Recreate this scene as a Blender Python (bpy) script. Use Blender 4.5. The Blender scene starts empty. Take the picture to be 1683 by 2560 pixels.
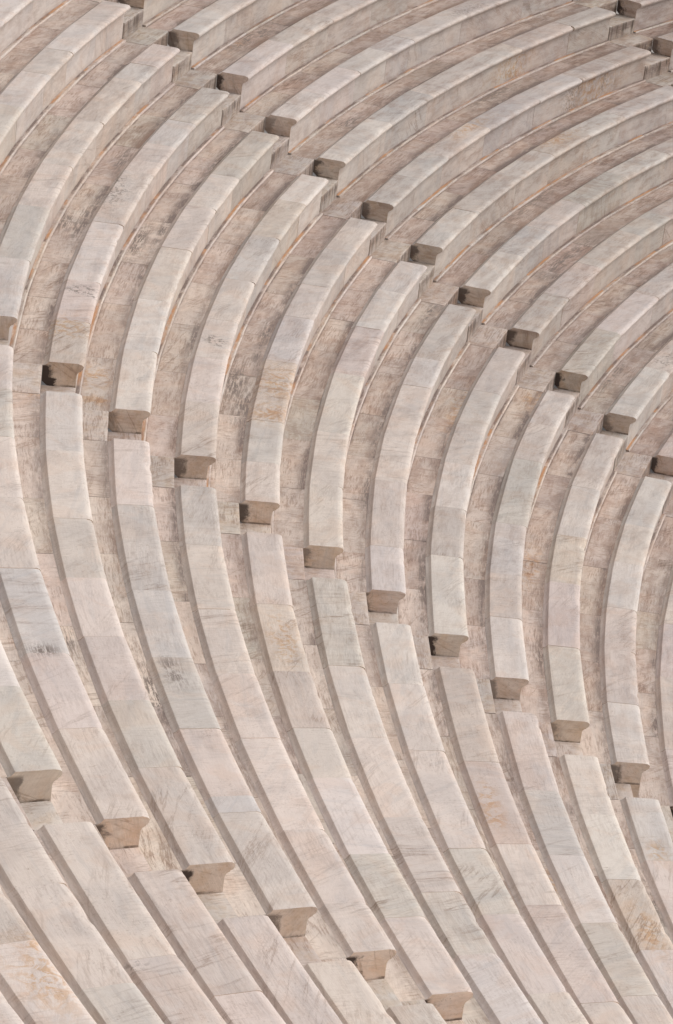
import bpy, math, random
import numpy as np
from mathutils import Matrix, Vector, noise

# ---------------------------------------------------------------- camera, sky, sun
S = 0.72                                   # metres per row depth
F_PX, CX, CZ = math.exp(9.082981909760624), 67.40114681808092, 17.681710815718635
YAW, PITCH, ROLL = -2.4195026287060037, -0.40501468006708635, 0.10974846723854337
R0, DZ, BW = 49.50987439711009, 0.6386644870984908, 0.4992698871682388
AISLE = {-1: -1.7290, 0: -1.4079430242758961, 1: -1.083716357051371, 2: -0.7643939851402118, 3: -0.46671560273586377, 4: -0.150}
AW = 0.5650070662407904
Z0 = 12.5                                  # height of row 0 above the orchestra floor, in rows

scene = bpy.context.scene
COL = scene.collection
fw = Vector((math.cos(PITCH)*math.cos(YAW), math.cos(PITCH)*math.sin(YAW), math.sin(PITCH)))
rt = Vector((math.sin(YAW), -math.cos(YAW), 0)); up = rt.cross(fw)
r2 = rt*math.cos(ROLL)+up*math.sin(ROLL); u2 = -rt*math.sin(ROLL)+up*math.cos(ROLL)
CAMPOS = Vector((CX*S, 0, (CZ+Z0)*S))
cd = bpy.data.cameras.new('camera'); cam = bpy.data.objects.new('camera', cd); COL.objects.link(cam)
cd.sensor_fit = 'VERTICAL'; cd.sensor_height = 24; cd.lens = F_PX/2560*24
cd.clip_start = 0.5; cd.clip_end = 2000
cam.matrix_world = Matrix(((r2.x, u2.x, -fw.x, CAMPOS.x), (r2.y, u2.y, -fw.y, CAMPOS.y), (r2.z, u2.z, -fw.z, CAMPOS.z), (0, 0, 0, 1)))
scene.camera = cam

SUN_DIR = Vector((-0.72, 0.62, 1.15)).normalized()
sun_el = math.asin(SUN_DIR.z); sun_az = math.atan2(SUN_DIR.x, SUN_DIR.y)
w = bpy.data.worlds.new('World'); scene.world = w; w.use_nodes = True
nt = w.node_tree; bg = nt.nodes['Background']
sky = nt.nodes.new('ShaderNodeTexSky'); sky.sky_type = 'NISHITA'; sky.sun_disc = False
sky.sun_elevation = sun_el; sky.sun_rotation = sun_az; sky.air_density = 1.0; sky.dust_density = 3.0
hs = nt.nodes.new('ShaderNodeHueSaturation'); hs.inputs['Saturation'].default_value = 0.22
nt.links.new(sky.outputs[0], hs.inputs['Color']); nt.links.new(hs.outputs[0], bg.inputs['Color'])
bg.inputs['Strength'].default_value = 0.15
sd = bpy.data.lights.new('sun', 'SUN'); sd.energy = 0.75; sd.angle = math.radians(40); sd.color = (1.0, 0.95, 0.89)
so = bpy.data.objects.new('sun', sd); COL.objects.link(so)
so.rotation_euler = (-SUN_DIR).to_track_quat('-Z', 'Y').to_euler(); so.location = (0, 0, 60)
scene.view_settings.view_transform = 'Standard'; scene.view_settings.look = 'None'
scene.view_settings.gamma = 1; scene.view_settings.use_curve_mapping = False
scene.view_settings.exposure = 0.28
scene.render.resolution_x = 673; scene.render.resolution_y = 1024

rng = random.Random(7)

# ---------------------------------------------------------------- materials
def marble(name, floor=False, cap=False, step=False, rusty=False):
    m = bpy.data.materials.new(name); m.use_nodes = True
    t = m.node_tree; N = t.nodes; L = t.links
    bs = N['Principled BSDF']
    def nd(ty, **kw):
        n = N.new(ty)
        for k, v in kw.items(): setattr(n, k, v)
        return n
    def math_(op, a, b=None, c=None, clamp=False):
        n = nd('ShaderNodeMath', operation=op, use_clamp=clamp)
        for i, x in enumerate((a, b, c)):
            if x is None: continue
            if isinstance(x, (int, float)): n.inputs[i].default_value = x
            else: L.new(x, n.inputs[i])
        return n.outputs[0]
    def ramp(v, a, b, lo=0.0, hi=1.0):
        n = nd('ShaderNodeMapRange', clamp=True); n.interpolation_type = 'SMOOTHSTEP'
        L.new(v, n.inputs[0])
        for i, x in enumerate((a, b, lo, hi)): n.inputs[i+1].default_value = x
        return n.outputs[0]
    def mix(fac, a, b, mode='MIX'):
        n = nd('ShaderNodeMix', data_type='RGBA', blend_type=mode, clamp_factor=True)
        for sock, x in ((n.inputs[0], fac), (n.inputs[6], a), (n.inputs[7], b)):
            if isinstance(x, (int, float)): sock.default_value = x
            elif isinstance(x, tuple): sock.default_value = (*x, 1)
            else: L.new(x, sock)
        return n.outputs[2]
    def tex(vec, scale, detail=5, rough=.6, dist=0):
        n = nd('ShaderNodeTexNoise'); L.new(vec, n.inputs['Vector'])
        n.inputs['Scale'].default_value = scale; n.inputs['Detail'].default_value = detail
        n.inputs['Roughness'].default_value = rough; n.inputs['Distortion'].default_value = dist
        return n.outputs['Fac']
    tint = nd('ShaderNodeAttribute', attribute_name='tint'); info = nd('ShaderNodeAttribute', attribute_name='info')
    uvn = nd('ShaderNodeAttribute', attribute_name='flat')
    sep = nd('ShaderNodeSeparateColor'); L.new(info.outputs['Color'], sep.inputs[0])
    seed, stain, wear = sep.outputs[0], sep.outputs[1], sep.outputs[2]; dirt = info.outputs['Alpha']
    vein = tint.outputs['Alpha']
    mark = nd('ShaderNodeAttribute', attribute_name='mark'); mks = nd('ShaderNodeSeparateColor'); L.new(mark.outputs['Color'], mks.inputs[0])
    comb = nd('ShaderNodeCombineXYZ'); L.new(math_('MULTIPLY', seed, 61.0), comb.inputs[2])
    vadd = nd('ShaderNodeVectorMath', operation='ADD'); L.new(uvn.outputs['Vector'], vadd.inputs[0]); L.new(comb.outputs[0], vadd.inputs[1])
    P = vadd.outputs[0]
    # bedding direction of each stone
    rot = nd('ShaderNodeVectorRotate', rotation_type='Z_AXIS'); L.new(P, rot.inputs['Vector'])
    a1 = math_('MULTIPLY', math_('FRACT', math_('MULTIPLY', seed, 17.3)), 3.14159)
    if not cap:
        # most stones have their bedding near the long direction, some run across
        a1 = math_('MULTIPLY', math_('POWER', math_('FRACT', math_('MULTIPLY', seed, 17.3)), 4.5), 1.9)
    L.new(a1, rot.inputs['Angle'])
    sc = nd('ShaderNodeVectorMath', operation='MULTIPLY'); L.new(rot.outputs[0], sc.inputs[0]); sc.inputs[1].default_value = (.8, 5.0, 1.0)
    B = sc.outputs[0]
    sc2 = nd('ShaderNodeVectorMath', operation='MULTIPLY'); L.new(rot.outputs[0], sc2.inputs[0]); sc2.inputs[1].default_value = (2.0, 26.0, 1.0)
    col = tint.outputs['Color']
    cloud = tex(P, 1.1, 4, .55, .6)
    col = mix(ramp(cloud, .42, .56, 0, .8), col, mix(1.0, col, (1.14, 1.13, 1.11), 'MULTIPLY'))
    hue = tex(P, 1.9, 6, .6, 1.0)
    col = mix(ramp(hue, .49, .62, 0, .8), col, mix(1.0, col, (.99, .935, .895), 'MULTIPLY'))
    hue2 = tex(B, 1.3, 4, .6, .8)
    col = mix(ramp(hue2, .50, .66, 0, .7), col, mix(1.0, col, (.88, .895, .915), 'MULTIPLY'))
    # broad bedding bands
    band = tex(B, 2.2, 6, .62, .7)
    col = mix(math_('MULTIPLY', ramp(band, .50, .64), math_('ADD', math_('MULTIPLY', vein, .42), .03)), col, mix(1.0, col, (.78, .73, .69), 'MULTIPLY'))
    # thin veins: ridge of a distorted noise
    vs_ = nd('ShaderNodeVectorMath', operation='MULTIPLY'); vr_ = nd('ShaderNodeVectorRotate', rotation_type='Z_AXIS'); L.new(P, vr_.inputs['Vector'])
    L.new(math_('ADD', math_('MULTIPLY', math_('FRACT', math_('MULTIPLY', seed, 5.9)), 1.5), .1), vr_.inputs['Angle'])
    L.new(vr_.outputs[0], vs_.inputs[0]); vs_.inputs[1].default_value = (.28, 2.6, 1.0)
    rd = math_('ABSOLUTE', math_('SUBTRACT', tex(vs_.outputs[0], 1.3, 7, .62, .12), .5))
    gate = ramp(tex(P, 1.7, 3, .5), .46, .62)
    vn = math_('MULTIPLY', math_('MULTIPLY', ramp(rd, 0.0, .018, 1, 0), gate), math_('ADD', math_('MULTIPLY', vein, .6), .18))
    col = mix(vn, col, mix(1.0, col, (.52, .44, .38), 'MULTIPLY'))
    wide = math_('MULTIPLY', ramp(rd, 0.0, .06, 1, 0), math_('MULTIPLY', vein, .4), clamp=True)
    col = mix(wide, col, mix(1.0, col, (.84, .80, .79), 'MULTIPLY'))
    # fine weathering streaks and speckle
    fine = tex(sc2.outputs[0], 3.2, 5, .7, .3)
    col = mix(math_('MULTIPLY', ramp(fine, .45, .62), math_('ADD', math_('MULTIPLY', vein, .30), .04)), col, mix(1.0, col, (.72, .67, .63), 'MULTIPLY'))
    scl = nd('ShaderNodeVectorMath', operation='MULTIPLY'); L.new(P, scl.inputs[0])
    scl.inputs[1].default_value = (3.0, 30.0, 1.0)
    comb_l = tex(scl.outputs[0], 1.6, 4, .75)
    scx = nd('ShaderNodeVectorMath', operation='MULTIPLY'); L.new(P, scx.inputs[0])
    scx.inputs[1].default_value = (34.0, 5.0, 1.0)
    comb_x = tex(scx.outputs[0], 1.5, 4, .75)
    patch = tex(P, 1.4, 4, .6, .5)
    k = .8 if floor else .30
    col = mix(math_('MULTIPLY', ramp(comb_l, .48, .60, 0, k), ramp(patch, .47, .56)), col, mix(1.0, col, (.62, .55, .51), 'MULTIPLY'))
    col = mix(math_('MULTIPLY', ramp(comb_x, .47, .62, 0, k), ramp(patch, .50, .41)), col, mix(1.0, col, (.66, .60, .56), 'MULTIPLY'))
    speck = tex(P, 38, 4, .75); patch2 = tex(P, 2.6, 5, .6)
    col = mix(math_('MULTIPLY', ramp(speck, .54, .66), ramp(patch2, .42, .6, .1, .55)), col, mix(1.0, col, (.62, .56, .52), 'MULTIPLY'))
    # clean worn nosing
    col = mix(math_('MULTIPLY', wear, .7), col, mix(1.0, col, (1.13, 1.13, 1.12), 'MULTIPLY'))
    # small brown rust flecks and dark biofilm specks
    fl = tex(P, 9, 5, .65, .4)
    col = mix(ramp(fl, .69, .76, 0, .6), col, (.26, .17, .11))
    bio = math_('MULTIPLY', ramp(tex(P, 24, 4, .75), .50, .58), math_('MAXIMUM', ramp(tex(P, .8, 3, .5), .72, .78), math_('MULTIPLY', mks.outputs[0], 1.1)))
    col = mix(math_('MULTIPLY', bio, .75), col, (.16, .13, .11))
    # broken grime: dirtier stones carry more
    gs = nd('ShaderNodeVectorMath', operation='MULTIPLY'); L.new(P, gs.inputs[0]); gs.inputs[1].default_value = (1.0, 3.2, 1.0)
    gr = tex(gs.outputs[0], 2.2, 8, .72, .3)
    gd = math_('MULTIPLY', ramp(gr, .43, .62), math_('MULTIPLY', dirt, 1.0), clamp=True)
    col = mix(gd, col, mix(1.0, col, (.60, .49, .43), 'MULTIPLY'))
    og = ramp(tex(P, 7.0, 7, .7, 1.5), .44, .58)
    col = mix(math_('MULTIPLY', og, math_('MULTIPLY', mks.outputs[1], 1.1), clamp=True), col, mix(1.0, col, (.90, .70, .50), 'MULTIPLY'))
    dk = math_('MULTIPLY', ramp(comb_l, .40, .54), ramp(tex(P, 5.0, 6, .7), .38, .52), clamp=True)
    col = mix(math_('MULTIPLY', dk, math_('MULTIPLY', mks.outputs[2], 1.15), clamp=True), col, (.18, .140, .118))
    # stains run where water sits, broken up along the stone
    scs = nd('ShaderNodeVectorMath', operation='MULTIPLY'); L.new(P, scs.inputs[0])
    scs.inputs[1].default_value = (1.0, 3.0, 1.0)
    sn = tex(scs.outputs[0], 1.5, 6, .68, .3)
    sfac = math_('MULTIPLY', stain, ramp(sn, .40, .56, .22, 1.0))
    rust = ramp(tex(P, .7, 3, .5), .47, .58, 0, 1.0 if rusty else .18)
    scol = mix(rust, (.17, .125, .105), (.43, .22, .105))
    brk = ramp(tex(scl.outputs[0], 2.6, 5, .75), .35, .6, .45, 1.0)
    col = mix(math_('MULTIPLY', math_('MULTIPLY', sfac, brk), 1.0, clamp=True), col, scol)
    if cap or step:
        ks = tex(P, 5.0, 6, .7, .3)
        col = mix(ramp(ks, .46, .62, 0, .45), col, mix(1.0, col, (.86, .72, .56) if not cap else (.90, .76, .60), 'MULTIPLY'))
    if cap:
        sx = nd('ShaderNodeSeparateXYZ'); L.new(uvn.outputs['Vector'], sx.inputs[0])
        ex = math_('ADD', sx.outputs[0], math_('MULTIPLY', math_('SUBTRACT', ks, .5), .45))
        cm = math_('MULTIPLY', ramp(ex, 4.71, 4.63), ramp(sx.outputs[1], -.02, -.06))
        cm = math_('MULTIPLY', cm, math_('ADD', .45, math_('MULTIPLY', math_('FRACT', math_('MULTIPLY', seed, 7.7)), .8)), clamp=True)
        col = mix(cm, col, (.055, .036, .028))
        seam = ramp(math_('ABSOLUTE', math_('ADD', sx.outputs[1], .256)), .016, .008)
        col = mix(math_('MULTIPLY', seam, math_('MULTIPLY', ramp(ks, .45, .6), .6)), col, (.045, .03, .024))
    if step:
        scv = nd('ShaderNodeVectorMath', operation='MULTIPLY'); L.new(P, scv.inputs[0]); scv.inputs[1].default_value = (14.0, 1.6, 1.0)
        drip = ramp(tex(scv.outputs[0], 1.0, 4, .6), .5, .58)
        col = mix(math_('MULTIPLY', drip, math_('MULTIPLY', stain, .9)), col, (.085, .060, .045))
    L.new(col, bs.inputs['Base Color'])
    bs.inputs['Roughness'].default_value = .62
    bs.inputs['Specular IOR Level'].default_value = .35
    h = math_('ADD', math_('MULTIPLY', fine, .5), math_('ADD', math_('MULTIPLY', speck, .5), math_('MULTIPLY', gr, 1.4)))
    bp = nd('ShaderNodeBump'); bp.inputs['Strength'].default_value = .42; bp.inputs['Distance'].default_value = .007
    L.new(h, bp.inputs['Height']); L.new(bp.outputs[0], bs.inputs['Normal'])
    return m
M_SEAT = marble('seat_marble'); M_FLOOR = marble('walkway_marble', floor=True)
M_PLINTH = marble('plinth_marble', floor=True, rusty=True); M_CAP = marble('end_marble', cap=True); M_STEP = marble('step_marble', floor=True, step=True)
mg = bpy.data.materials.new('ground_marble'); mg.use_nodes = True
mn = mg.node_tree.nodes.new('ShaderNodeTexNoise'); mn.inputs['Scale'].default_value = 3
mr = mg.node_tree.nodes.new('ShaderNodeValToRGB'); mr.color_ramp.elements[0].color = (.26, .23, .20, 1); mr.color_ramp.elements[1].color = (.42, .37, .33, 1)
mg.node_tree.links.new(mn.outputs[0], mr.inputs[0]); mg.node_tree.links.new(mr.outputs[0], mg.node_tree.nodes['Principled BSDF'].inputs['Base Color'])

TINT = {'C': (.590, .535, .492), 'W': (.605, .566, .538), 'G': (.515, .482, .446), 'B': (.520, .500, .489),
        'P': (.560, .497, .465), 'T': (.510, .448, .408), 'Y': (.560, .495, .435)}
TMEAN = (.582, .504, .454)
TINT = {k_: tuple(m_+(a_*b_-m_)*.72 for a_, b_, m_ in zip(v_, (1.0, .965, .94), TMEAN)) for k_, v_ in TINT.items()}
TNAME = {'C': 'cream', 'W': 'white', 'G': 'grey-green', 'B': 'blue-grey', 'P': 'pinkish', 'T': 'tan', 'Y': 'yellow-brown'}

# ---------------------------------------------------------------- mesh builder
class MB:
    def __init__(self): self.v = []; self.f = []; self.mi = []; self.mark = []; self.tint = []; self.info = []; self.uv = []; self.n = 0
    def add(self, V, faces, tint, info, uv, mi=0, mark=None):
        V = np.asarray(V, float); n = len(V)
        self.mark.append(np.zeros((n, 4)) if mark is None else mark)
        self.v.append(V); self.tint.append(np.broadcast_to(tint, (n, 4)).astype(float)); self.info.append(np.broadcast_to(info, (n, 4)).astype(float))
        self.uv.append(np.asarray(uv, float)); self.f += [[i+self.n for i in f] for f in faces]; self.mi += [mi]*len(faces); self.n += n
    def build(self, name, mats, parent=None, origin=(0, 0, 0)):
        V = np.concatenate(self.v) - np.array(origin)
        me = bpy.data.meshes.new(name); me.from_pydata(V.tolist(), [], self.f)
        for m in mats: me.materials.append(m)
        me.polygons.foreach_set('material_index', self.mi)
        me.polygons.foreach_set('use_smooth', [True]*len(self.f))
        for nm, arr in (('tint', self.tint), ('info', self.info), ('mark', self.mark)):
            a = me.attributes.new(nm, 'FLOAT_COLOR', 'POINT'); a.data.foreach_set('color', np.concatenate(arr).ravel())
        a = me.attributes.new('flat', 'FLOAT_VECTOR', 'POINT'); a.data.foreach_set('vector', np.concatenate(self.uv).ravel())
        me.update(); o = bpy.data.objects.new(name, me); COL.objects.link(o)
        if parent: o.parent = parent
        return o

def rn(k): return R0-k
def ang(edge, r):                       # edge: a plain angle, or (aisle, side): parallel to the aisle's centre line
    if isinstance(edge, tuple): return AISLE[edge[0]]+edge[1]*AW/r
    return edge

def sweep(mb, k, groups, ea, eb, tint, seed, dirt, du=0.0, dz=0.0, gap=0.0, step=.05, chip=None, mi=0, caps=None, capmi=1, captint=None, flat=.5, marks=None):
    """ea, eb: the two end edges (angle increasing towards the camera). groups: polylines (u, z, stain, wear)."""
    rN = rn(k); mid = rN
    a0, b0 = ang(ea, rN), ang(eb, rN)
    n = max(2, int(abs(b0-a0)*rN*S/step)+1)
    half = (b0-a0)/2; m = (a0+b0)/2
    ts = np.linspace(0, 1, n)
    ga = gap/(rN*S)
    ch = np.zeros(n)
    if chip is not None: ch = np.array([chip(a0+(b0-a0)*t) for t in ts])
    v0 = 0.0
    def place(u, z, t):
        r = rN-u-du
        A, Bb = ang(ea, r)+ga, ang(eb, r)-ga
        th = A+(Bb-A)*t
        r = r*((1-flat)+flat*np.cos(half)/np.cos(np.clip(th-m, -abs(half), abs(half))))
        return np.stack([r*np.cos(th)*S, r*np.sin(th)*S, np.broadcast_to((z+dz-DZ*k+Z0)*S, np.shape(th))], -1)
    pv = None
    for g in groups:
        V = []; UV = []; inf = []
        for (u, z, st, we) in g:
            if pv is not None: v0 += math.hypot(u-pv[0], z-pv[1])*S
            pv = (u, z)
            uu = u
            zz = z
            if we > .5: uu = u-ch/S*we; zz = z-ch/S*.5*we*(1 if z > -.03 else 0)
            V.append(place(uu, zz, ts)); UV.append(np.stack([(a0+(b0-a0)*ts)*rN*S, np.full(n, v0), np.zeros(n)], -1))
            inf.append(np.tile([seed, st, we, dirt], (n, 1)))
        F = []
        for i in range(len(g)-1):
            for q in range(n-1): F.append([i*n+q, i*n+q+1, (i+1)*n+q+1, (i+1)*n+q])
        mk = None
        if marks:
            mk = np.zeros((len(g), n, 4))
            for (mk_k, mth, mu, ms, mt, ra, rc) in marks:
                ci = 'bod'.index(mt)
                if (ms == 'R') != (g[-1][1] < -.12): continue
                if not (a0-.06 < mth < b0+.06): continue
                da = (a0+(b0-a0)*ts-mth)*rN*S/ra
                for gi, (u, z, st, we) in enumerate(g):
                    dc = (u-mu)*S/rc
                    mk[gi, :, ci] = np.maximum(mk[gi, :, ci], np.exp(-(da**2+dc**2)*.8))
            mk = mk.reshape(-1, 4)
        mb.add(np.concatenate(V), F, tint, np.concatenate(inf), np.concatenate(UV), mi, mk)
    if caps:
        pts = []
        for g in groups:
            for (u, z, st, we) in g:
                if not pts or abs(pts[-1][0]-u)+abs(pts[-1][1]-z) > 1e-6: pts.append((u, z, we))
        for side in caps:
            t = 0.0 if side == 'a' else 1.0; q = 0 if side == 'a' else -1
            V = []
            for u, z, we in pts:
                uu, zz = u, z
                if we > .5: uu = u-ch[q]/S*we; zz = z-ch[q]/S*.5*we*(1 if z > -.03 else 0)
                V.append(place(uu, zz, np.array([t]))[0])
            # fan around a centre, with stain read from the position on the face
            cu, cz = sum(x[0] for x in pts)/len(pts), sum(x[1] for x in pts)/len(pts)
            c = place(cu, cz, np.array([t]))[0]
            nn = len(pts); V.append(c)
            inf = [[seed, 0, 0, dirt+.12] for u, z, _ in pts]+[[seed, .0, 0, dirt+.1]]
            UV = [[u*S+5, z*S, 0] for u, z, _ in pts]+[[cu*S+5, cz*S, 0]]
            if side == 'b': F = [[i+1, i, nn] for i in range(nn-1)]+[[0, nn-1, nn]]
            else: F = [[i, i+1, nn] for i in range(nn-1)]+[[nn-1, 0, nn]]
            mb.add(V, F, captint or tint, inf, UV, capmi)

def inject(pts, sub):
    return pts

BENCH = [
    [(-.587, -.30, .5, 0), (-.587, -.066, .5, 0), (-.575, -.057, .45, 0), (-.553, -.050, .3, 0), (-.532, -.036, .15, 0), (-.515, -.018, .05, 0), (-.503, -.004, 0, 0), (-.4985, 0, 0, 0)],
    [(-.4985, 0, 0, 0), (-.49, .0015, 0, .2), (-.44, 0, 0, 0), (-.38, 0, .0, 0), (-.32, 0, 0, 0), (-.25, -.001, 0, 0), (-.19, 0, 0, 0), (-.13, 0, 0, 0), (-.075, 0, 0, .1), (-.055, -.002, 0, .8), (-.030, -.006, 0, 1), (-.008, -.014, 0, 1), (.007, -.026, 0, 1), (.014, -.042, 0, 1), (.012, -.062, 0, 1), (.003, -.083, 0, .8), (-.012, -.098, .05, .6), (-.032, -.105, .1, .2)],
    [(-.032, -.105, .15, 0), (-.036, -.122, .15, 0)],
    [(-.036, -.122, .1, 0), (-.056, -.128, .15, 0), (-.074, -.141, .15, 0), (-.086, -.160, .1, 0), (-.092, -.185, .05, 0), (-.095, -.28, 0, 0), (-.097, -.42, 0, 0), (-.099, -.56, .03, 0), (-.100, -.625, .18, 0), (-.101, -.655, .8, 0), (-.101, -.71, .6, 0)],
]
PLINTH = [[(-.115, -.655, 1.3, 0), (-.085, -.657, 1.4, 0), (-.060, -.658, 1.0, 0), (-.044, -.656, .15, .5)], [(-.044, -.656, .1, .6), (-.032, -.660, 0, .6), (-.027, -.668, .0, .3), (-.026, -.705, .6, 0)]]
FZ = -DZ-.0552
# walkway between the bench above (row k-1, nose at u=-1) and the back of bench k; heights relative to row k
FLOOR = [[(-1.12, -.0552, .6, 0), (-1.02, -.0552, .95, 0), (-1.0, -.0552, .25, 0), (-.98, -.0552, .05, 0), (-.94, -.0552, 0, 0), (-.89, -.0554, 0, 0), (-.84, -.0556, .0, 0), (-.79, -.0560, .04, 0), (-.74, -.0562, .12, 0), (-.70, -.0564, .3, 0), (-.66, -.0562, .6, 0), (-.62, -.0556, .9, 0), (-.575, -.0552, .9, 0)]]
LAND = [[(-1.12, -.052, .1, 0), (-1.0, -.052, .1, 0), (-.9, -.052, 0, 0), (-.70, -.052, 0, 0), (-.605, -.052, 0, .5), (-.594, -.0535, 0, .8)], [(-.594, -.0535, 0, .8), (-.588, -.062, .3, .5), (-.587, -.10, .8, 0), (-.587, -.25, .9, 0), (-.586, -.40, .5, 0)]]
STEP = [[(-.60, -.360, .75, 0), (-.54, -.360, .5, 0), (-.40, -.360, .1, 0), (-.25, -.360, 0, 0), (-.108, -.360, 0, .7), (-.098, -.363, 0, 1)], [(-.098, -.363, 0, 1), (-.092, -.372, .5, .5), (-.090, -.41, .95, 0), (-.090, -.50, 1, 0), (-.090, -.60, .5, 0), (-.090, -.71, .3, 0)]]

MARKS = [(4, -1.321, -.095, 'R', 'b', .28, .5), (4, -1.343, -.095, 'R', 'o', .7, .5), (3, -1.30, -.095, 'R', 'o', .5, .5)] + [(1, -0.9364, -0.419, 'T', 'b', 0.55, 0.16), (1, -0.9529, -0.489, 'T', 'b', 0.25, 0.1), (9, -1.1801, -0.265, 'T', 'b', 0.35, 0.12), (2, -1.2984, -0.193, 'T', 'b', 0.5, 0.1), (4, -0.8821, -0.219, 'T', 'o', 0.45, 0.25), (4, -0.8531, -0.25, 'T', 'o', 0.3, 0.2), (7, -0.658, -0.359, 'T', 'o', 0.3, 0.09), (7, -0.6456, -0.38, 'T', 'o', 0.22, 0.09), (-3, -0.3635, -0.179, 'T', 'o', 0.35, 0.16), (-3, -0.3718, -0.033, 'T', 'o', 0.2, 0.12), (4, -1.2187, -0.348, 'T', 'o', 0.6, 0.1), (10, -0.709, -0.281, 'T', 'o', 0.2, 0.1), (9, -0.6257, -0.249, 'T', 'o', 0.4, 0.1), (2, -0.5987, -0.312, 'T', 'd', 0.27999999999999997, 0.09), (4, -0.6758, -0.235, 'T', 'o', 0.5, 0.12), (1, -0.8058, -0.358, 'T', 'o', 0.3, 0.2), (5, -1.2762, -0.421, 'T', 'o', 0.5, 0.15), (0, -0.5585, -0.293, 'T', 'd', 0.096, 0.12), (1, -0.905, -0.669, 'F', 'd', 0.7, 0.09), (1, -0.9049, -0.947, 'F', 'd', 0.3, 0.15), (2, -0.9328, -0.937, 'F', 'd', 0.6, 0.1), (2, -0.9497, -0.655, 'F', 'd', 0.8, 0.05), (4, -0.9344, -0.679, 'F', 'd', 0.5, 0.06), (4, -0.9139, -0.691, 'F', 'd', 0.4, 0.05), (4, -0.8595, -0.654, 'F', 'd', 0.5, 0.12), (3, -0.8823, -0.614, 'F', 'd', 0.5, 0.05), (2, -0.9016, -0.6, 'F', 'd', 0.4, 0.04), (9, -0.8362, -0.6, 'F', 'd', 0.7, 0.06), (10, -0.8967, -0.6, 'F', 'd', 1.2, 0.04), (8, -0.8814, -0.6, 'F', 'd', 0.8, 0.05), (7, -0.8278, -0.6, 'F', 'd', 0.8, 0.08), (2, -0.5853, -0.6, 'F', 'd', 0.6, 0.12), (2, -0.5913, -0.6, 'F', 'd', 0.3, 0.1), (4, -1.273, -1.032, 'F', 'd', 0.8, 0.2), (5, -1.2893, -1.067, 'F', 'd', 0.8, 0.1), (6, -1.2274, -1.038, 'F', 'd', 1.0, 0.14), (5, -1.3031, -0.6, 'F', 'd', 1.5, 0.05), (7, -1.1992, -0.813, 'F', 'd', 1, 0.1), (6, -0.938, -0.6, 'F', 'd', 0.8, 0.04), (6, -0.8635, -0.6, 'F', 'd', 0.7, 0.04), (6, -1.0603, -0.759, 'F', 'd', 0.6, 0.05), (9, -1.1462, -0.936, 'F', 'd', 0.7, 0.05), (2, -1.0407, -0.603, 'F', 'd', 1, 0.05), (1, -0.9775, -0.695, 'F', 'd', 0.5, 0.05), (1, -0.9238, -0.62, 'F', 'd', 0.6, 0.04), (7, -0.9933, -0.604, 'F', 'o', 0.8, 0.1), (2, -0.7846, -0.746, 'F', 'o', 0.12, 0.25), (2, -0.8039, -0.825, 'F', 'o', 0.3, 0.2), (8, -1.0629, -0.6, 'F', 'o', 0.3, 0.08), (9, -0.9175, -0.846, 'F', 'o', 0.5, 0.12), (4, -0.8802, -0.894, 'F', 'd', 0.5, 0.15), (8, -0.6319, -0.6, 'F', 'o', 0.3, 0.05), (10, -0.6786, -0.6, 'F', 'd', 0.6, 0.03), (1, -0.7611, -0.673, 'F', 'o', 0.4, 0.12), (1, -0.5914, -0.784, 'F', 'd', 0.2, 0.12), (-2, -0.3871, -0.998, 'F', 'd', 0.6, 0.06), (-2, -0.38, -1.007, 'F', 'd', 0.6, 0.05), (8, -1.058, -0.704, 'F', 'o', 0.3, 0.1), (3, -1.1508, -0.744, 'F', 'd', 0.5, 0.1), (1, -1.1523, -0.862, 'F', 'd', 0.9, 0.15), (1, -1.1366, -0.919, 'F', 'o', 0.25, 0.08)]      # row, angle, place across, surface, kind, size along, size across
JOINTS = {-2: [-0.4127, -0.3771], -1: [-1.0039, -0.9742, -0.4034], 0: [-1.1315, -1.0449, -1.0242, -0.9711, -0.9198, -0.6032, -0.5567], 1: [-1.1481, -1.0271, -0.9626, -0.9061, -0.8483, -0.8118, -0.663, -0.6259, -0.5917], 2: [-1.2878, -1.234, -1.2093, -1.1337, -1.0137, -0.9749, -0.8743, -0.8271, -0.6476, -0.6068, -0.567, -0.5319, -0.5238], 3: [-1.3041, -1.2692, -1.2066, -1.1574, -1.0372, -0.9926, -0.942, -0.8996, -0.8622, -0.8215, -0.587, -0.5378, -0.5013], 4: [-1.326, -1.2801, -1.2233, -1.1714, -0.9502, -0.9035, -0.8459, -0.6546, -0.6193, -0.5481], 5: [-1.3306, -1.2915, -1.2505, -1.1492, -0.9883, -0.9365, -0.8772, -0.6882, -0.6407, -0.5508, -0.5182], 6: [-1.2347, -1.0033, -0.9719, -0.9193, -0.8733, -0.8143, -0.7065, -0.661, -0.5998, -0.5619], 7: [-1.0164, -0.9351, -0.8447, -0.6828, -0.6286, -0.5913, -0.536], 8: [-1.2185, -1.1589, -1.029, -0.8684, -0.8291, -0.6926, -0.6485, -0.6053, -0.5622], 9: [-1.0053, -0.9507, -0.9021, -0.8418, -0.7059, -0.6601, -0.614], 10: [-0.9678, -0.8781, -0.8295]}
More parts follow.
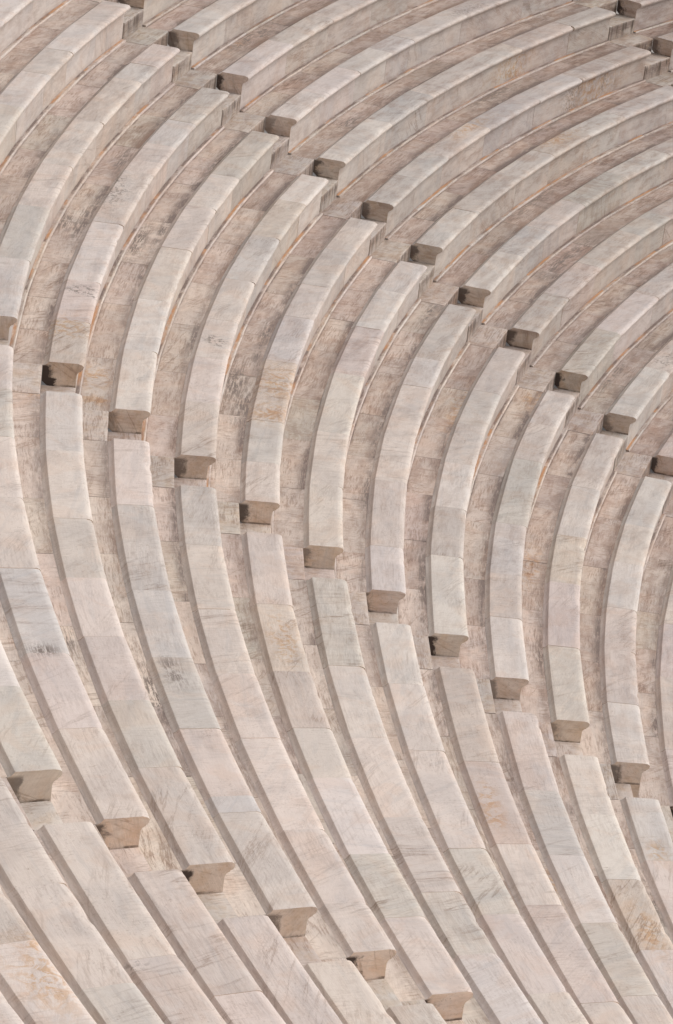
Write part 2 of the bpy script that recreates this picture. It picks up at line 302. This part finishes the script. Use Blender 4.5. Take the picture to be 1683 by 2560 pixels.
TONES = {-3: [(-0.3754, 'C'), (-0.3551, 'G')], -2: [(-0.4278, 'P'), (-0.3999, 'C'), (-0.3718, 'G')], -1: [(-1.0349, 'W'), (-1.001, 'C'), (-0.9578, 'W'), (-0.4969, 'G'), (-0.4427, 'P'), (-0.4112, 'B'), (-0.3937, 'P')], 0: [(-1.1165, 'W'), (-1.0576, 'P'), (-1.0361, 'B'), (-0.9955, 'C'), (-0.9394, 'C'), (-0.8874, 'C'), (-0.7989, 'B'), (-0.6208, 'C'), (-0.5862, 'B'), (-0.5302, 'P'), (-0.4907, 'P'), (-0.4448, 'P'), (-0.4193, 'P')], 1: [(-1.1757, 'C'), (-1.1161, 'W'), (-1.056, 'G'), (-0.9941, 'C'), (-0.9421, 'P'), (-0.8905, 'W'), (-0.8588, 'P'), (-0.831, 'P'), (-0.7933, 'T'), (-0.6451, 'G'), (-0.6087, 'P'), (-0.5598, 'P'), (-0.5021, 'P'), (-0.4415, 'P')], 2: [(-1.2693, 'W'), (-1.2252, 'B'), (-1.2219, 'Y'), (-1.175, 'W'), (-1.1172, 'W'), (-1.0474, 'G'), (-0.9979, 'C'), (-0.95, 'C'), (-0.8858, 'C'), (-0.8505, 'W'), (-0.8002, 'C'), (-0.6701, 'G'), (-0.6266, 'B'), (-0.5963, 'G'), (-0.5794, 'C'), (-0.5561, 'P'), (-0.5396, 'C'), (-0.5038, 'G')], 3: [(-1.3456, 'P'), (-1.2912, 'C'), (-1.2456, 'C'), (-1.1916, 'B'), (-1.1311, 'W'), (-1.0606, 'W'), (-1.0166, 'C'), (-0.9764, 'B'), (-0.9548, 'B'), (-0.9211, 'C'), (-0.8799, 'C'), (-0.8407, 'C'), (-0.7993, 'T'), (-0.7203, 'G'), (-0.6973, 'C'), (-0.6446, 'C'), (-0.6118, 'C'), (-0.5563, 'C'), (-0.5202, 'P'), (-0.4889, 'C')], 4: [(-1.3658, 'T'), (-1.3041, 'W'), (-1.2581, 'B'), (-1.2007, 'C'), (-1.1337, 'G'), (-0.9708, 'P'), (-0.9346, 'B'), (-0.88, 'Y'), (-0.811, 'G'), (-0.7193, 'P'), (-0.6802, 'Y'), (-0.6369, 'T'), (-0.6068, 'C'), (-0.5652, 'W'), (-0.5311, 'G')], 5: [(-1.3605, 'W'), (-1.3165, 'W'), (-1.2716, 'Y'), (-1.1993, 'G'), (-1.1222, 'W'), (-1.0377, 'W'), (-0.9626, 'P'), (-0.9081, 'C'), (-0.8508, 'C'), (-0.7211, 'G'), (-0.6643, 'C'), (-0.6298, 'C'), (-0.5962, 'P'), (-0.5655, 'P'), (-0.5343, 'G'), (-0.5059, 'B')], 6: [(-1.2892, 'W'), (-1.1924, 'C'), (-1.1037, 'W'), (-1.0398, 'G'), (-0.988, 'W'), (-0.9443, 'C'), (-0.8974, 'C'), (-0.8584, 'P'), (-0.8293, 'C'), (-0.7943, 'W'), (-0.73, 'W'), (-0.6839, 'C'), (-0.6551, 'C'), (-0.6289, 'C'), (-0.5811, 'G'), (-0.5472, 'P')], 7: [(-1.2665, 'G'), (-1.1207, 'G'), (-1.0445, 'P'), (-0.9935, 'G'), (-0.9161, 'W'), (-0.8637, 'G'), (-0.8117, 'W'), (-0.7227, 'T'), (-0.6566, 'T'), (-0.6088, 'C'), (-0.5644, 'P')], 8: [(-1.1958, 'W'), (-1.1799, 'B'), (-1.119, 'G'), (-1.0532, 'W'), (-0.9863, 'G'), (-0.8975, 'B'), (-0.8485, 'P'), (-0.7994, 'W'), (-0.7308, 'P'), (-0.7011, 'G'), (-0.6709, 'B'), (-0.6269, 'W'), (-0.5884, 'G')], 9: [(-1.1335, 'W'), (-1.0516, 'C'), (-0.9915, 'W'), (-0.9676, 'G'), (-0.9263, 'Y'), (-0.873, 'P'), (-0.8089, 'C'), (-0.7243, 'C'), (-0.6898, 'W'), (-0.6411, 'Y')], 10: [(-1.0523, 'W'), (-0.9975, 'C'), (-0.9195, 'P'), (-0.8547, 'P'), (-0.8032, 'W'), (-0.74, 'B'), (-0.7043, 'G')]}

def far_at(th):                       # rises towards the far blocks: darker base tone, more broken grime
    return min(1.0, max(0.0, (-th-.55)/.9))

def project(u, z, th, k):
    r = (rn(k)-u)*S; p = Vector((r*math.cos(th), r*math.sin(th), (z-DZ*k+Z0)*S))-CAMPOS
    d = p.dot(fw); return (841.5+F_PX*p.dot(r2)/d, 1280-F_PX*p.dot(u2)/d)
def seen(k, a, b, mrg=6, pts=((0, 0), (-.5, 0))):
    c = 0
    for i in range(81):
        th = a+(b-a)*i/80
        for u, z in pts:
            x, y = project(u, z, th, k)
            if -mrg < x < 1683+mrg and -mrg < y < 2560+mrg: c += 1
    return c

def tag(o, label=None, cat=None, group=None, kind=None):
    for k_, v_ in (('label', label), ('category', cat), ('group', group), ('kind', kind)):
        if v_: o[k_] = v_

def stones(k, a, b, length=1.5, ann=True, r=None):
    """joint angles between a and b: those read from the stone itself, filled in at about one stone's length"""
    js = [t for t in (JOINTS.get(k, []) if ann else []) if a+.008 < t < b-.008]
    pts = [a]+js+[b]; out = [a]
    for p, q in zip(pts, pts[1:]):
        L_ = (q-p)*rn(k)*S; n = max(1, round(L_/length)) if L_ > 2.15 else 1
        w_ = [rng.uniform(.75, 1.25) for _ in range(n)]; s_ = sum(w_); c = p
        for x in w_[:-1]: c += (q-p)*x/s_; out.append(c)
        out.append(q)
    return out

def tone_for(k, a, b):
    c = [t for t in TONES.get(k, []) if a <= t[0] <= b]
    return (c[0][1], True) if c else (rng.choice('CCCWWGPPB'), False)

def vary(c, s=.025):
    g = 1+rng.uniform(-s, s)
    return tuple(x*g*(1+rng.uniform(-.012, .012)) for x in c)

WEDGE = {'far right': (-1, 0), 'upper': (0, 1), 'middle': (1, 2), 'lower': (2, 3), 'lower left': (3, 4)}
EXTRA = {}
built = set()
def make_bench(k, wname, label):
    A, Bq = WEDGE[wname]
    ea, eb = (A, 1), (Bq, -1)
    a, b = ang(ea, rn(k)), ang(eb, rn(k))
    js = stones(k, a, b)
    thm = (a+b)/2; r = (rn(k)+.25)*S
    e = bpy.data.objects.new('marble_bench', None); COL.objects.link(e)
    org = (r*math.cos(thm), r*math.sin(thm), (-DZ*(k+1)-.055+Z0)*S); e.location = org
    tag(e, label, 'stone bench', 'curved rows of marble benches')
    for i in range(len(js)-1):
        x, y = js[i], js[i+1]
        tn, known = tone_for(k, x, y)
        g_ = 1.01-.30*far_at((x+y)/2)**1.5
        base = tuple(c_*g_ for c_ in vary(TINT[tn])); vs = {'T': .9, 'Y': .9, 'G': .7, 'B': .6, 'P': .45, 'W': .25, 'C': .4}[tn]*rng.choice((.3, .7, 1.0, 1.4))
        sd_ = rng.random(); off = rng.uniform(0, 100)
        ca, cb = [rng.choice((0, 0, .002, .004, .009)) for _ in range(2)]
        def chip(t, off=off, ca=ca, cb=cb, rr=rn(k)*S, x=x, y=y):
            s = t*rr
            n1 = noise.fractal(Vector((s*2.2, off, 0)), 1, 2, 4); n2 = noise.noise(Vector((s*14, off+9, 0)))
            c = .0022*n2 + max(0, n1-.5)*.045
            de = min(s-x*rr, y*rr-s)
            return max(-.002, c)+ca*max(0, 1-(s-x*rr)/.09)+cb*max(0, 1-(y*rr-s)/.09)
        mb = MB()
        caps = 'ab'
        d = .06+.50*far_at((x+y)/2)*rng.uniform(.5, 1.3)
        ct = tuple(v*q for v, q in zip(base, (1.2, 1.12, 1.03)))+(.6,)
        sweep(mb, k, BENCH, ea if i == 0 else x, eb if i == len(js)-2 else y, base+(vs,), sd_, d,
              du=rng.uniform(-.004, .004), dz=rng.uniform(-.0035, .0035), gap=rng.choice((.0004, .0006, .001, .0016)), chip=chip, caps=caps, captint=ct, marks=[q for q in MARKS if q[0] == k and q[3] in 'TR'])
        o = mb.build('seat_slab', [M_SEAT, M_CAP], e, org)
        if known and tn in 'BTYG': o['label'] = TNAME[tn]+' slab of the marble bench'
    # plinth strip under the riser
    mb = MB(); jp = stones(k, a, b, 1.7, ann=False)
    for i in range(len(jp)-1):
        g_ = 1-.3*far_at(thm); base = tuple(c_*g_ for c_ in vary(TINT[rng.choice('CCWP')], .05))
        sweep(mb, k, PLINTH, ea if i == 0 else jp[i], eb if i == len(jp)-2 else jp[i+1], base+(.4,), rng.random(), .1+.5*far_at(thm), gap=.001, step=.09, caps='ab')
    mb.build('plinth', [M_PLINTH, M_CAP], e, org)
    built.add((k, wname))
    return e

KMIN, KMAX = -8, 16
ORD = ['first', 'second', 'third', 'fourth', 'fifth', 'sixth', 'seventh', 'eighth', 'ninth', 'tenth', 'eleventh', 'twelfth', 'thirteenth', 'fourteenth', 'fifteenth']
WHERE = {'far right': 'in top right corner', 'upper': 'above upper stairway',
         'middle': 'between upper and middle stairways', 'lower': 'between middle and lower stairways',
         'lower left': 'below the bottom left stairway'}
LOOK = {('middle', 1): 'with a speckled dark stain', ('middle', 4): 'with a crinkled orange slab', ('middle', 2): 'with a cracked white slab',
        ('upper', 4): 'with a chipped rusty edge', ('upper', 5): 'with a yellow-brown slab', ('lower', 0): 'with a grey striped slab',
        ('lower', 2): 'with a mottled grey slab', ('lower', 7): 'with orange-patched slab', ('upper', 9): 'with a grey speckled patch',
        ('lower', 4): 'with a long grey-green slab', ('lower', 10): 'with a brown crack', ('middle', 10): 'with a notch beside its end',
        ('lower left', -2): 'with brown slanting streaks', ('middle', 5): 'with a pinkish slab', ('lower', 9): 'with a broken front edge'}
for wname, (A, Bq) in WEDGE.items():
    vis = []
    for k in range(KMIN, KMAX):
        a, b = ang((A, 1), rn(k)), ang((Bq, -1), rn(k))
        if seen(k, a, b, pts=((0, -.02), (-.45, 0), (-.1, -.4))) > 0: vis.append(k)
    for i, k in enumerate(vis):
        lk = LOOK.get((wname, k), '')
        if i == len(vis)-1: pos = 'last marble bench'
        else: pos = ORD[i]+' marble bench' + (' from left' if wname != 'far right' else ' from top')
        if i == len(vis)-1 and wname != 'far right': pos = 'rightmost marble bench'
        lab = pos+(' '+lk if lk else '')+', '+WHERE[wname]
        make_bench(k, wname, lab)
    print(wname, vis)

# ---------------------------------------------------------------- walkways (one ring per row) and the stepped mass outside the picture
for k in range(-5, 13):
    mb = MB()
    for wname, (A, Bq) in WEDGE.items():
        ea, eb = (A, 1), (Bq, -1)
        js = stones(k, ang(ea, rn(k)+.8), ang(eb, rn(k)+.8), 1.35, ann=False)
        for i in range(len(js)-1):
            th = (js[i]+js[i+1])/2; dt = far_at(th)
            tn = rng.choice('CCPPTTGC'); base = vary(TINT[tn], .05); mul = 1.10-.44*dt
            base = (base[0]*mul, base[1]*mul*(.985-.045*dt), base[2]*mul*(.955-.04*dt))
            sf = rng.choice((.4, .7, 1.0, 1.35))*(.6+1.0*dt)
            prof = [[(u, z, s_*sf, w_) for (u, z, s_, w_) in g] for g in FLOOR]
            sweep(mb, k, prof, ea if i == 0 else js[i], eb if i == len(js)-2 else js[i+1], base+(rng.uniform(.3, 1),), rng.random(), .15+.75*dt*rng.uniform(.6, 1.2),
                  dz=rng.uniform(-.002, .002), gap=.0025, step=.08, marks=[q for q in MARKS if q[0] == k and q[3] == 'F'])
        # bed under the slabs
        sweep(mb, k, [[(-1.12, -.066, 0, 0), (-.575, -.066, 0, 0)]], ea, eb, (.16, .13, .11, .2), .3, 1, step=.2, flat=0)
        if Bq in (0, 1, 2, 3): sweep(mb, k, [[(-.62, -.2, 0, 0), (-.59, -.705, 0, 0), (-.05, -.705, 0, 0)]], (Bq, -1), (Bq, 1), (.11, .08, .065, .2), .3, 1, step=.2, flat=0)
    o = mb.build('walkway', [M_FLOOR]); tag(o, kind='structure')

mb = MB()
SIMPLE = [[(-1.12, -.055, .2, 0), (-.587, -.055, .5, 0), (-.50, 0, 0, 0), (-.02, 0, 0, 1), (.014, -.04, 0, 1), (-.01, -.1, 0, .5), (-.09, -.16, 0, 0), (-.1, -.655, .4, 0), (-.03, -.66, .6, 0), (-.026, -.70, .4, 0)]]
for k in range(KMIN, KMAX):
    for wname, (A, Bq) in WEDGE.items():
        if (k, wname) in built: continue
        ea, eb = (A, 1), (Bq, -1)
        js = stones(k, ang(ea, rn(k)), ang(eb, rn(k)), 1.5, ann=False)
        for i in range(len(js)-1):
            prof = SIMPLE if not (-5 <= k < 13) else [SIMPLE[0][1:]]
            sweep(mb, k, prof, ea if i == 0 else js[i], eb if i == len(js)-2 else js[i+1], vary(TINT[rng.choice('CWPG')])+(.4,), rng.random(), .3, step=.2, caps='ab', gap=.001)
o = mb.build('terrace', [M_SEAT, M_CAP]); tag(o, kind='structure')

# ---------------------------------------------------------------- stairways
SL = {0: 'short marble stairway in the top right corner with black drip stains', 1: 'upper marble stairway running diagonally from the top left to the right edge',
      2: 'middle marble stairway descending diagonally from the left edge to the lower right', 3: 'lower marble stairway at bottom left with wide plain steps and tan bench ends beside it',
      -1: '', 4: ''}
for s_ in (0, 1, 2, 3):
    e = bpy.data.objects.new('stairway', None); COL.objects.link(e)
    th = AISLE[s_]; kk = 5; r = rn(kk)*S
    org = (r*math.cos(th), r*math.sin(th), (-DZ*kk-.055+Z0)*S); e.location = org
    tag(e, SL[s_], 'stairway', 'stairways between the blocks of benches')
    for k in range(KMIN, KMAX):
        hw = AW/(rn(k))
        if not seen(k, th-hw, th+hw, 10, ((-1, -.05), (-.58, -.05), (-.1, -.36), (-.1, -.7))): continue
        dt = far_at(th)
        mb = MB(); base = tuple(c_*(.95-.25*dt) for c_ in vary(TINT[rng.choice('CPCG')], .05))
        sweep(mb, k, [[(u, z, q*(.5+.7*dt), w_) for u, z, q, w_ in g] for g in LAND], (s_, -1), (s_, 1), base+(.4,), rng.random(), .2+.5*dt, gap=.002, step=.1, caps='ab', flat=1)
        mb.build('landing', [M_STEP, M_CAP], e, org)
        mb = MB(); base = tuple(c_*(.92-.25*dt) for c_ in vary(TINT[rng.choice('CPCG')], .05)); gp = .004
        G = STEP
        lowgap = {(2, 9): .10, (2, 10): .09, (2, 7): .07}.get((s_, k), .045)
        if s_ == 2 and k == 10: G = [[(u if u < -.3 else u-.15, z, q, w_) for u, z, q, w_ in g] for g in STEP]
        lo = (s_, -1+.016); hi = (s_, 1)
        # the step stops short of the lower bench end: an open joint a few centimetres wide
        AWs = AW
        sweep(mb, k, [[(u, z, q*(.25+1.0*dt), w_) for u, z, q, w_ in g] for g in G], lo, (s_, 1-lowgap), base+(.3,), rng.random(), .05+.3*dt, gap=gp, step=.1, caps='ab', flat=1)
        mb.build('step', [M_STEP, M_CAP], e, org)

# stairs outside the picture belong to the stepped mass
mb = MB()
for s_ in (-1, 0, 1, 2, 3, 4):
    for k in range(KMIN, KMAX):
        th = AISLE[s_]; hw = AW/(rn(k))
        if s_ in (0, 1, 2, 3) and seen(k, th-hw, th+hw, 10, ((-1, -.05), (-.58, -.05), (-.1, -.36), (-.1, -.7))): continue
        for G in (LAND, STEP):
            sweep(mb, k, G, (s_, -1), (s_, 1), TINT['C']+(.3,), rng.random(), .2, step=.3, caps='ab', flat=1)
o = mb.build('terrace_steps', [M_STEP, M_CAP]); tag(o, kind='structure')

zg = (-DZ*KMAX-.08+Z0)*S
me = bpy.data.meshes.new('ground'); me.from_pydata([(-600, -600, zg), (600, -600, zg), (600, 600, zg), (-600, 600, zg)], [], [[0, 1, 2, 3]])
me.materials.append(mg); g = bpy.data.objects.new('ground', me); COL.objects.link(g); tag(g, kind='structure')
